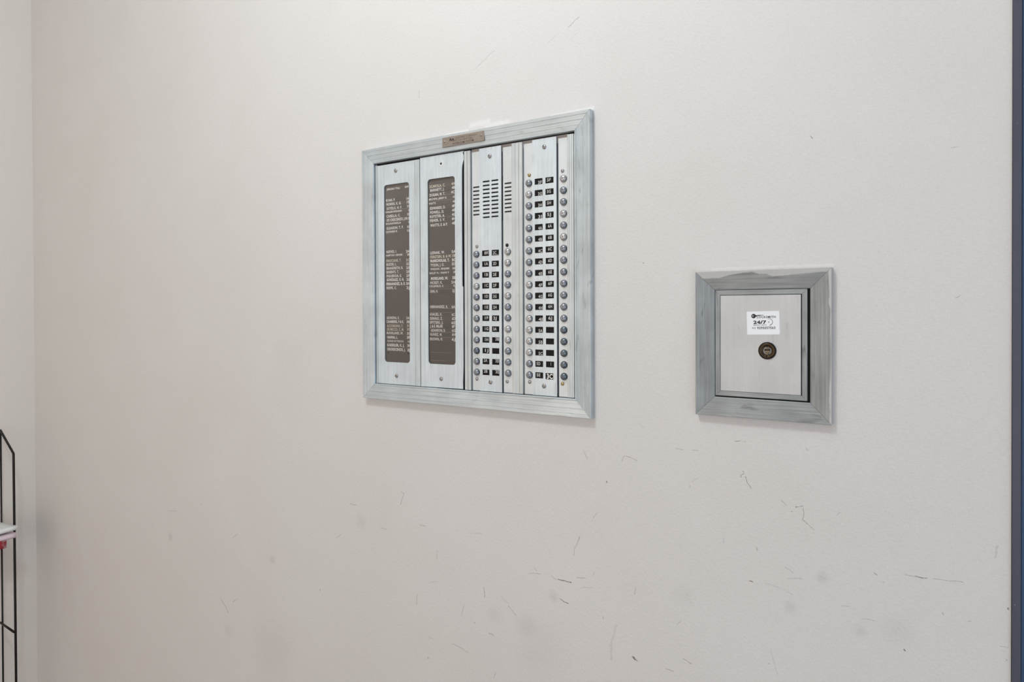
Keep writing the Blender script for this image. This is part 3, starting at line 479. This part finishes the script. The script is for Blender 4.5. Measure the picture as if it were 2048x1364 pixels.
ROWS = [
('JENKLING / TOLLI', -168.1, -138.6, 141.1, 'BSMT', -127.0, -118.1, 141.4),
('RYAN, P.', -169.7, -148.8, 122.6, '1A', -124.0, -118.2, 122.0),
('NORRIS, K. G.', -168.9, -135.6, 116.0, '1B', -123.0, -117.2, 116.1),
('SOTELO, H. F.', -168.4, -134.1, 108.8, '1C', -122.5, -116.3, 109.4),
('VANLEEUWENSAH', -171.7, -134.6, 103.0, '1D', -119.9, -116.0, 102.3),
('CASELLA, C.', -168.8, -137.8, 95.9, '1E', -122.1, -116.3, 95.9),
('DE CRESCENZO, J.M.', -168.2, -121.9, 89.4, '1F', -121.1, -116.4, 89.2),
('MOLINA/PADILLA', -170.2, -136.3, 83.4, '1G', -120.1, -116.1, 83.2),
('GLEASON, T. F.', -168.9, -131.1, 75.8, '1H', -122.4, -116.5, 75.4),
('LEONARD D.', -170.3, -144.2, 69.9, '1J', -122.5, -117.9, 69.4),
('NIEVES, I.', -169.7, -146.2, 36.3, '2A', -125.6, -118.1, 35.2),
('HAMPTON / DEPAME', -170.6, -133.5, 30.2, '2B', -123.0, -117.8, 29.8),
('FINOCANE, T.', -169.8, -136.2, 21.2, '2C', -125.5, -117.6, 20.8),
('BUDDE, L.', -169.4, -146.9, 15.1, '2D', -125.2, -117.4, 14.4),
('BRANDRETH, R.', -169.4, -132.1, 8.6, '2E', -125.3, -117.2, 8.0),
('BINENTI, T.', -169.5, -141.5, 2.2, '2F', -125.0, -117.7, 1.5),
('FIGUEROA, E.', -169.5, -135.4, -4.4, '2F', -125.1, -117.8, -5.1),
('GONZALEZ, G. G.', -169.3, -130.3, -10.7, '2G', -124.9, -117.4, -11.3),
('FERNANDEZ, R. E.', -169.9, -127.6, -17.7, '2H', -125.5, -117.4, -17.9),
('REEFE, C.', -169.7, -146.7, -24.3, '2J', -125.2, -117.5, -24.8),
('ADINDRA, E.', -169.7, -141.2, -74.5, '3A', -125.6, -118.8, -74.6),
('CHAMBERS, F & K.', -170.0, -131.1, -81.0, '3B', -124.9, -118.4, -81.0),
('ACCORDINO, T.', -169.1, -133.2, -88.0, '3C', -124.3, -117.2, -87.4),
('DE MICCO, C. M.', -169.1, -131.2, -93.9, '3D', -124.3, -118.2, -93.5),
('McFARLAND, W.', -169.9, -132.6, -100.0, '3E', -124.4, -118.3, -100.2),
('HANNA, L.', -168.5, -144.9, -107.1, '3F', -124.4, -117.9, -106.7),
('HORNE PATTERSON', -168.5, -132.3, -113.5, '3G', -123.1, -117.7, -113.6),
('KAESSLER, K. J.', -168.6, -130.4, -120.2, '3H', -123.6, -117.4, -120.2),
('DECRESCENZO, J.', -168.6, -128.0, -127.3, '3J', -123.6, -117.5, -127.4),
('SCAROLA, C.', -74.3, -42.4, 136.2, '4A', -29.7, -22.4, 136.6),
('BARNETT, J.', -73.0, -44.2, 130.1, '4B', -29.3, -22.7, 130.2),
('DUGAN, M. T.', -74.4, -42.8, 122.5, '4C', -30.5, -22.7, 123.4),
('BROWN, JERRY K.', -76.1, -39.0, 115.8, '4D', -27.5, -21.8, 115.6),
('WATTS', -75.9, -61.8, 109.0, '4E', -27.5, -22.3, 108.5),
('EDWARDS, D.', -73.5, -41.9, 101.2, '4F', -29.0, -23.1, 101.5),
('POWELL, D.', -73.3, -44.9, 94.5, '4F', -29.0, -21.9, 94.8),
('ROYSTER, A.', -74.0, -43.4, 88.0, '4G', -29.1, -22.0, 88.1),
('FISHER, S. V.', -74.0, -43.0, 81.6, '4H', -29.6, -22.0, 81.4),
('WATTS, E. & P.', -73.1, -37.8, 73.9, '4E', -29.0, -21.8, 74.5),
('LESNAK, W.', -73.7, -43.8, 29.9, '5A', -29.9, -22.3, 30.0),
('FEIRSTEIN, B. & W.', -73.7, -30.4, 23.3, '5B', -28.7, -22.1, 23.6),
('McNICHOLAS, T.', -73.3, -34.3, 17.0, '5C', -29.5, -22.1, 16.9),
('TYSON, J. O.', -73.3, -44.9, 10.1, '5D', -29.7, -22.4, 10.6),
('WINZLING - BENJAMIN', -73.3, -34.8, 3.9, '5E', -28.4, -23.1, 3.8),
('BAILEY N. / SHAW P', -75.2, -35.3, -2.5, '5F', -26.9, -22.2, -2.3),
('MORELAND, W.', -72.4, -37.5, -11.3, '5E', -28.7, -22.3, -11.1),
('HICKEY, K.', -74.0, -48.9, -17.9, '5H', -30.6, -23.1, -18.2),
('COLEFIELD, E.', -76.0, -46.0, -23.6, '5J', -26.9, -22.3, -23.5),
('OHN, H.', -74.6, -58.0, -31.9, '5J', -28.8, -24.5, -31.7),
('HERNANDEZ, R.', -74.2, -38.1, -56.6, '6A', -30.2, -23.6, -56.8),
('KHALEEL, R.', -74.7, -50.2, -68.7, '6C', -30.2, -24.1, -69.1),
('DENNO, Z.', -74.8, -48.9, -75.3, '6D', -29.9, -23.1, -75.4),
('SPITERI, J.', -75.5, -47.6, -81.6, '6E', -31.0, -23.3, -81.9),
('J. & E. MILAN', -74.9, -49.0, -87.6, '6F', -30.0, -24.4, -87.6),
('ADAMSON, B.', -73.1, -43.3, -94.2, '6G', -30.0, -23.2, -94.1),
('NUNEZ, M.', -74.5, -50.0, -100.9, '6H', -30.0, -23.2, -100.5),
('BROWN, M.', -75.0, -48.7, -108.2, '6J', -30.5, -23.2, -108.0),
]
SMALL = {'VANLEEUWENSAH','MOLINA/PADILLA','LEONARD D.','HAMPTON / DEPAME','HORNE PATTERSON','BROWN, JERRY K.','WATTS','WINZLING - BENJAMIN','BAILEY N. / SHAW P','COLEFIELD, E.','JENKLING / TOLLI'}
BOLD = {'CHAMBERS, F & K.','GONZALEZ, G. G.','FERNANDEZ, R. E.','HANNA, L.','KAESSLER, K. J.','DECRESCENZO, J.','J. & E. MILAN','McNICHOLAS, T.','MORELAND, W.'}
for i, (nm, a0, a1, v, ap, b0, b1, vb) in enumerate(ROWS):
    w = WIN1 if a0 < -90 else WIN2
    st = slab('name_strip', w[0]-1.5, w[1]+1.5, v-3.0, v+3.0, 1.12, 1.32, M_card[(i*7 + i//3) % 3], P, 0)
    m = M_cream if nm in ('ACCORDINO, T.', 'FEIRSTEIN, B. & W.', 'DE MICCO, C. M.', 'SCAROLA, C.', 'FINOCANE, T.') else M_white
    sm = nm in SMALL; bo = .042 if nm in BOLD else .024
    text_mesh(nm, a0, a1, v, 3.0 if sm else 4.1, m, st, 1.42, 'lettering', bo, .25 if nm == 'BROWN, JERRY K.' else 0)
    text_mesh(ap, b0, min(b1, w[1]-1), vb, 3.0 if sm else 4.1, m, st, 1.42, 'lettering', bo)
for u0, u1, v in LINES:
    slab('divider_line', u0, u1, v-.28, v+.28, 1.33, 1.45, M_line, P, 0)
for u, v in ((-166.5, -133.2), (-121.9, -133.2)):
    from_bm(lathe_bm([(1.2,1.1),(1.2,1.5),(.6,1.7),(0,1.75)], 8), 'board_pin', M_black, P, (u*MM, 0, v*MM))

# call button columns: recessed strips, raised label plate, windows with black labels
PITCH = 16.41
LAB3 = ['BSMT,1A,1B,1C,1D,1E,1F,1G,1H,1J,2A,2B'.split(','), '2C,2D,2E,2F,2G,2H,2J,3A,3B,,3D,3E'.split(',')]
LAB4 = ['3F,3G,3H,3J,4A,4B,4C,4D,4E,4F,4G,4H,4J,5A,5B,5C,5D,5E'.split(','), '5F,5G,5H,5J,6A,6B,6C,6D,6E,6F,6G,6H,6J,,,,I,3C'.split(',')]
HS, HC = 2.2, 4.7
def label_col(v0, texts, u0, u1, shift, hole_list):
    for k, tx in enumerate(texts):
        v = v0 - PITCH*k
        hole_list.append((u0, u1, round(v-4.3, 3), round(v+4.3, 3)))
        if tx == '3C':
            s = slab('unit_label', u0-.6, u1+.4, v-4.9, v+3.9, HC+.02, HC+.3, M_lab, P, 0)
            slab('label_edge', u1-1.2, u1+.4, v-4.9, v+3.9, HC+.3, HC+.34, M_white, s, 0)
            text_mesh('3C', u0+1.6, u1-2.2, v-.6, 6.6, M_white, s, HC+.36, 'lettering', .03)
            continue
        s = slab('unit_label', u0-1, u1+1, v-5.3, v+5.3, 3.3, 4.0, M_lab, P, 0)
        if tx:
            du, dv = shift(k); cap = 4.3; wd = 3.2*len(tx)
            if tx == 'BSMT': wd = 8.0; du = 1.6
            if tx == 'I': wd = .5; du = 1
            if tx == '2C': slab('label_underline', u0+1, u1-1, v-3.3, v-2.9, 4.0, 4.05, M_labtxt, s, 0)
            c = (u0+u1)/2+du
            text_mesh(tx, c-wd/2, c+wd/2, v+dv, cap, M_labtxt, s, 4.06, 'lettering', .022)
slots_c, holes3, holes4 = [], [], []
for c0, c1 in ((33.1, 45.8), (49.0, 61.7)):
    for k in range(10): v = 132.3 - 6.0*k; slots_c.append((c0, c1, round(v-1.2, 3), round(v+1.2, 3)))
label_col(24.0, LAB3[0], 31.4, 44.2, lambda k: (1.0 if k < 10 else -1.0, .4 if k < 10 else 1.6), holes3)
label_col(24.0, LAB3[1], 49.2, 62.4, lambda k: (-1.6, .2) if k < 8 else (2.4, 1.4), holes3)
label_col(122.5, LAB4[0], 125.4, 138.5, lambda k: (2.0, -1.3) if k < 16 else (-1.6, .4), holes4)
label_col(122.5, LAB4[1], 143.3, 156.7, lambda k: (0.2 if k > 3 else -1.2, .6), holes4)
holes4.pop()
grid_plate('label_plate', 26.7, 66.8, VB, VT-1.2, holes3 + slots_c, 3.0, HC, A_plate, P)
grid_plate('label_plate', 121.2, 161.2, VB, VT-1.2, holes4, 3.0, HC, A_plate, P)
for u0, u1, sl in ((11.1, 26.6, (13.0, 25.3)), (68.7, 85.4, (71.4, 83.6)), (105.7, 121.1, None), (163.4, 178.6, None)):
    hs = []
    if sl:
        for k in range(8): v = 126.0 - 6.0*k; hs.append((sl[0], sl[1], round(v-1.2, 3), round(v+1.2, 3)))
    grid_plate('button_strip', u0, u1, VB, VT-4.2, hs, 1.2, HS, A_strip, P)
slab('shaded_backing', 9.8, 178.5, VT-10, VT+.5, .65, 1.1, plain('grey_brown_shade', rgb(176, 166, 160), .6, 0, .05), P, 0)  # added backing; the brown-grey of a shaded band is put into its colour
slab('mounting_plate', 9.6, 188.6, VB, VT-10, .62, .9, plain('dull_grey_metal', rgb(112, 115, 120), .5, .3, .08), P, 0)
slab('speaker_gauze', 11.0, 84.5, 72, 138, .95, 1.15, M_mesh, P, 0)

M_btn = [plain('steel_button', rgb(*c), .26, .75, .10, 300) for c in ((150, 156, 167), (194, 196, 198), (112, 122, 132))]
M_pit = plain('worn_button_centre', rgb(92, 94, 100), .5, .4, .2, 300)
PROF = [(5.35,0),(5.35,.7),(5.0,.9),(4.95,1.9),(4.5,3.0),(3.6,3.8),(2.5,4.3),(.8,4.55),(.6,4.35),(0,4.3)]
bmeshes = []
for m in M_btn:
    bm = lathe_bm(PROF, 20, mats=[2,2,0,0,0,0,0,1,1]); bmesh.ops.recalc_face_normals(bm, faces=bm.faces)  # dark skirt paints in the dark reflections around the button rim
    me = bpy.data.meshes.new('call_button'); bm.to_mesh(me); bm.free(); me.materials.append(m); me.materials.append(M_pit); me.materials.append(M_dscrew_rim)
    for p in me.polygons: p.use_smooth = True
    bmeshes.append(me)
SH = {'c3L': '000100000200', 'c3R': '110010011000', 'c4L': '010010010000111110'[:18], 'c4R': '100101000000022222'}
SH['c4L'] = '010000000100111100'
for key, u, v0, n in (('c3L', 19.2, 23.3, 12), ('c3R', 76.9, 24.3, 12), ('c4L', 114.3, 122.0, 18), ('c4R', 171.6, 122.6, 18)):
    for k in range(n):
        o = bpy.data.objects.new('call_button', bmeshes[int(SH[key][k])]); C.objects.link(o); o.parent = P
        o.location = (u*MM, -HS*MM, (v0-PITCH*k)*MM); o.rotation_euler = (random.uniform(-.05, .05), random.uniform(0, 6), random.uniform(-.05, .05))

def pan_screw(name, u, v, h, r, mat, pits=True, turn=0.6):
    bm = lathe_bm([(r,0),(r,.5),(r*.86,1.2),(r*.55,1.65),(0,1.8)], 16)
    o = from_bm(bm, name, mat, P, (u*MM, -h*MM, v*MM), True)
    if pits:
        pb = bmesh.new()
        for s in (-1, 1):
            q = lathe_bm([(r*.17,1.3),(r*.17,1.78),(0,1.8)], 8); me = bpy.data.meshes.new('x'); q.to_mesh(me); q.free()
            me.transform(Matrix.Translation((s*r*.42*math.cos(turn)*MM, 0, s*r*.42*math.sin(turn)*MM))); pb.from_mesh(me); bpy.data.meshes.remove(me)
        from_bm(pb, 'drive_hole', M_black, o)
    return o
for u, v, h, tn in ((-144.6, 169.6, 4.3, 1.2), (-144.9, -170.9, 4.3, .4), (-49.7, -171.1, 4.3, .2), (46.4, 169.5, HC, -.5), (46.2, -170.8, HC, .9), (141.7, 170.7, HC, -1.0), (140.1, -171.4, HC, .1)):
    pan_screw('panel_screw', u, v, h, 3.4, M_screw, True, tn)
for u, v, m in ((20.0, 35.3, M_screw), (75.6, 34.2, M_dscrew_rim), (19.0, -167.6, M_screw), (74.8, -168.5, M_screw), (114.8, 133.9, M_brass), (170.2, 133.7, M_screw), (114.4, -167.2, M_screw), (169.0, -166.7, M_brass)):
    pan_screw('strip_screw', u, v, HS, 2.7, m, False)

# maker's plate riveted to the top rail
M_tag = plain('tarnished_maker_plate', rgb(158, 148, 138), .45, .5, .22, 160); M_ink = plain('dark_engraving', rgb(70, 62, 54), .6, 0, .2, 300)
mp_ = slab('maker_plate', -41.0, 39.9, 193.0, 208.1, 9.0, 10.1, M_tag, P, .3)
text_mesh('Am', -27.0, -17.5, 203.2, 4.4, M_black, mp_, 10.14, bold=.03)
text_mesh('ELECTRIC COMPANY', -13.5, 26.5, 204.0, 2.7, M_ink, mp_, 10.14)
text_mesh('NEW YORK, NEW YORK', -20.0, 18.5, 200.2, 2.5, M_ink, mp_, 10.14)
text_mesh('INTERCOM SYSTEM', -20.0, 20.5, 196.0, 3.0, M_ink, mp_, 10.14, bold=.022)
for u in (-36.0, 34.4):
    from_bm(lathe_bm([(1.8,10.05),(1.7,10.6),(1.0,11.1),(0,11.2)], 12), 'rivet', M_screw, mp_, (u*MM, 0, 201.6*MM), True)

# ------------------------------------------------------------------ key box
K = empty('key_box', (1.9287, 0, 1.4576), 'small grey metal key box in a wide mitred frame with a locksmith sticker', 'lock box')
frame_rails(K, 78.0, 88.9, [(0,.05),(0,7.6),(.4,8.1),(22.2,4.1),(23.0,3.8),(23.0,.05)], (A_kh, A_kr, A_kt, A_kv), .15)
slab('back_plate', -55.6, 55.6, -66.4, 66.4, .1, .5, M_black, K, 0)
I = bpy.data.objects.new('inner_frame', None)
bpy.data.objects.remove(I)
def inner_frame():
    l, r_, bt, tp = -54.2, 52.0, -64.2, 65.4
    hu, hv = (r_-l)/2, (tp-bt)/2; cu, cv = (l+r_)/2, (tp+bt)/2
    before = set(bpy.data.objects)
    frame_rails(K, hu, hv, [(0,.5),(0,4.2),(.4,4.6),(3,4.5),(5.5,4.4),(5.9,4.0),(5.9,.5)], (A_kh, A_kv, A_kh, A_kv), .12, 'inner_frame_rail')
    for o in set(bpy.data.objects) - before: o.location = (cu*MM, 0, cv*MM)
inner_frame()
slab('door_plate', -47.9, 45.0, -58.0, 59.0, 1.0, 4.3, A_door, K, .3)
M_bronze = plain('aged_bronze_lock', rgb(74, 62, 48), .34, .85, .3, 220); M_keyw = plain('worn_key_plug', rgb(112, 102, 88), .3, .9, .35, 300)
lk = from_bm(lathe_bm([(9.2,0),(9.2,1.4),(8.8,2.0),(8.2,2.2),(7.6,2.1),(5.2,1.7),(4.7,.6)], 32), 'lock_cylinder', M_bronze, K, (7.7*MM, -4.3*MM, -7.2*MM), True)
from_bm(lathe_bm([(10.3,0),(10.3,.9),(9.9,1.4),(9.3,1.5)], 32), 'lock_collar', M_black, lk)
from_bm(lathe_bm([(3.6,.2),(3.6,1.1),(3.2,1.4),(0,1.45)], 24), 'key_plug', M_keyw, lk)
kb = box_bm(-.0030, .0038, -.0018, -.0012, .0001, .0018, 0); box_bm(-.0006, .0006, -.0025, -.0015, .0040, .0076, 0, kb); box_bm(-.0010, .0004, -.0025, -.0015, -.0078, -.0052, 0, kb)
from_bm(kb, 'keyway', M_black, lk)
from_bm(box_bm(.0007, .0022, -.0024, -.0016, .0026, .0050, .0002), 'key_tab', M_keyw, lk)
from_bm(box_bm(-.0016, .0016, -.0024, -.0015, -.0050, -.0022, .0003), 'key_tab', M_keyw, lk)
M_stick = plain('white_sticker', rgb(244, 247, 251), .5, 0, .015, 50); M_print = plain('black_sticker_print', rgb(38, 38, 46), .5, 0, .1, 300)
st = plate('sticker', rrect(-18.8, 18.8, -13.9, 13.9, 1.2, 3), [], 0, .18, M_stick, K)
st.location = (2.8*MM, -4.32*MM, 25.7*MM); st.rotation_euler = (0, -.025, 0)
text_mesh('LOCKSMITH', -7.0, 14.6, 7.0, 2.4, M_print, st, .22, bold=.022)
text_mesh('AMERICAN', -6.2, .8, 9.3, 1.2, M_print, st, .22, bold=.022)
text_mesh('24/7', -11.2, 3.9, .9, 3.6, M_print, st, .22, bold=.045)
text_mesh('EMERGENCY SERVICE', -11.2, 3.9, -2.4, 1.1, M_print, st, .22, bold=.02)
text_mesh('+1 9295057563', -12.8, 13.9, -5.9, 2.7, M_print, st, .22, bold=.024)
key = rrect(-8.8, -6.0, 8.0, 8.8, .3, 2)
plate('key_icon', circ(-10.7, 8.4, 2.7, 20), [circ(-11.6, 8.6, .7, 8)], .19, .24, M_print, st)
plate('key_icon', [(-8.6,7.4),(-7.2,8.0),(-4.6,8.5),(-1.4,8.6),(-1.4,9.0),(-6.8,9.2),(-8.4,9.6)], [], .19, .24, M_print, st)
arc = [(4.15*math.cos(math.radians(a)), 4.15*math.sin(math.radians(a))) for a in range(115, -86, -10)]
arc2 = [((3.45+.35*(i/20))*math.cos(math.radians(a)), (3.45+.35*(i/20))*math.sin(math.radians(a))) for i, a in enumerate(range(-85, 116, 10))]
plate('clock_icon', [(7.0+x, 1.0+y) for x, y in arc+arc2], [], .19, .24, M_print, st)
plate('clock_icon', [(5.6,1.0),(7.6,2.0),(7.8,1.8),(6.6,1.0),(7.4,.1),(7.2,-.1)], [], .19, .24, M_print, st)

# ------------------------------------------------------------------ wire rack by the left wall
M_wire = plain('black_wire', rgb(26, 22, 20), .4, .4, .15)
Rk = empty('wire_rack', (.06, -.09, 0), 'black wire literature rack standing against the left wall, cut by the photo edge', 'rack')
def wire(name, pts, r=.0026): return from_bm(tube_bm(pts, r), name, M_wire, Rk, None, True)
XB, XF = .025-.06, .1040-.06
for y in (0.0, -.36):
    wire('upright', [(XB, y, .004), (XB, y, 1.184)], .0022)
    wire('upright', [(XF, y, .004), (XF-.0006, y, .6), (XF-.0022, y, 1.130), (XF-.0030, y, 1.1375), (XF-.0080, y, 1.1410), (XB-.002, y, 1.190)], .0030)
    wire('side_bar', [(XB-.004, y-.004, .685), (XF+.002, y-.004, .681)], .0027)
    wire('side_bar', [(XB-.004, y-.004, .12), (XF+.002, y-.004, .12)], .0027)
for z in (.8875, .16):
    for f in range(4):
        x = XB + (XF-XB)*f/3; wire('shelf_wire', [(x, -.112, z), (x, -.362, z)], .0018)
    for f in range(1, 8): wire('shelf_wire', [(XB, -.11-.25*f/8, z+.003), (XF, -.11-.25*f/8, z+.003)], .0014)
    for x in (XB, XF): wire('shelf_rail', [(x, 0, z+.0355), (x, -.362, z+.0355)], .0018)
    for x in (XB, XF): wire('shelf_hanger', [(x, -.124, z+.0355), (x, -.124, z)], .0014)

# leaflets lying on the rack tier
def sheet(name, outline, rise, thick, mat, label, loc, rz=0.0):
    """bent paper: outline (x, y) strips lifted by rise(x, y)"""
    bm = bmesh.new(); n, m = 14, 10; G = []
    for s in (0, thick):
        g = []
        for i in range(n+1):
            row = []
            for j in range(m+1):
                x, y = outline(i/n, j/m); row.append(bm.verts.new((x, y, rise(x, y)+s)))
            g.append(row)
        G.append(g)
    for i in range(n):
        for j in range(m):
            bm.faces.new((G[1][i][j], G[1][i+1][j], G[1][i+1][j+1], G[1][i][j+1])); bm.faces.new((G[0][i][j], G[0][i][j+1], G[0][i+1][j+1], G[0][i+1][j]))
    for i in range(n):
        for j in (0, m): bm.faces.new((G[0][i][j], G[0][i+1][j], G[1][i+1][j], G[1][i][j]))
    for j in range(m):
        for i in (0, n): bm.faces.new((G[0][i][j], G[0][i][j+1], G[1][i][j+1], G[1][i][j]))
    o = from_bm(bm, name, mat, None, loc, True); o.rotation_euler.z = rz
    o['label'] = label; o['category'] = 'leaflet'; o['group'] = 'leaflets on the wire rack'
    return o
def printed(name, c1, c2, scale, lo, hi):
    m, t, b = nt(name); tc = N(t, 'ShaderNodeTexCoord'); n = N(t, 'ShaderNodeTexNoise'); n.inputs['Scale'].default_value = scale; n.inputs['Detail'].default_value = 3
    L(t, tc.outputs['Object'], n.inputs['Vector']); r = N(t, 'ShaderNodeMapRange'); r.inputs['From Min'].default_value = lo; r.inputs['From Max'].default_value = hi; L(t, n.outputs['Fac'], r.inputs['Value'])
    mx = N(t, 'ShaderNodeMix', data_type='RGBA'); mx.inputs['A'].default_value = c1; mx.inputs['B'].default_value = c2; L(t, r.outputs[0], mx.inputs['Factor']); L(t, mx.outputs['Result'], b.inputs['Base Color'])
    b.inputs['Roughness'].default_value = .5; return m
M_pw = printed('pale_blue_leaflet', rgb(240, 244, 244), rgb(214, 230, 236), 30, .45, .7)
M_pp = printed('pink_leaflet', rgb(246, 226, 238), rgb(236, 202, 182), 35, .5, .62)
M_pr = printed('red_floral_leaflet', rgb(232, 190, 200), rgb(196, 62, 72), 45, .44, .52)
def flat(x0, x1, y0, y1): return lambda a, c: (x0+(x1-x0)*c, y0+(y1-y0)*a)
SZ = .8935       # top of the tier wires, under the stack
sheet('leaflet', flat(.032, .0815, -.100, -.300), lambda x, y: SZ+.003*math.sin(x*70)**2, .029, M_pr, 'red and pink floral leaflet bundle at the bottom of the stack on the wire rack', (0, 0, 0))
sheet('leaflet', flat(.010, .131, -.0965, -.310), lambda x, y: SZ+.0325+.0015*math.sin(x*50+1)**2+.002*(x/.13)**2, .0125, M_pp, 'pale pink leaflet in the middle of the stack on the wire rack', (0, 0, 0))
sheet('leaflet', flat(.010, .1385, -.0962, -.315), lambda x, y: SZ+.0475+.009*(max(0, x)/.13)**1.5*max(0., 1-(-.0965-y)/.16), .0095, M_pw, 'white and pale blue leaflet lying on top of the stack on the wire rack', (0, 0, 0))
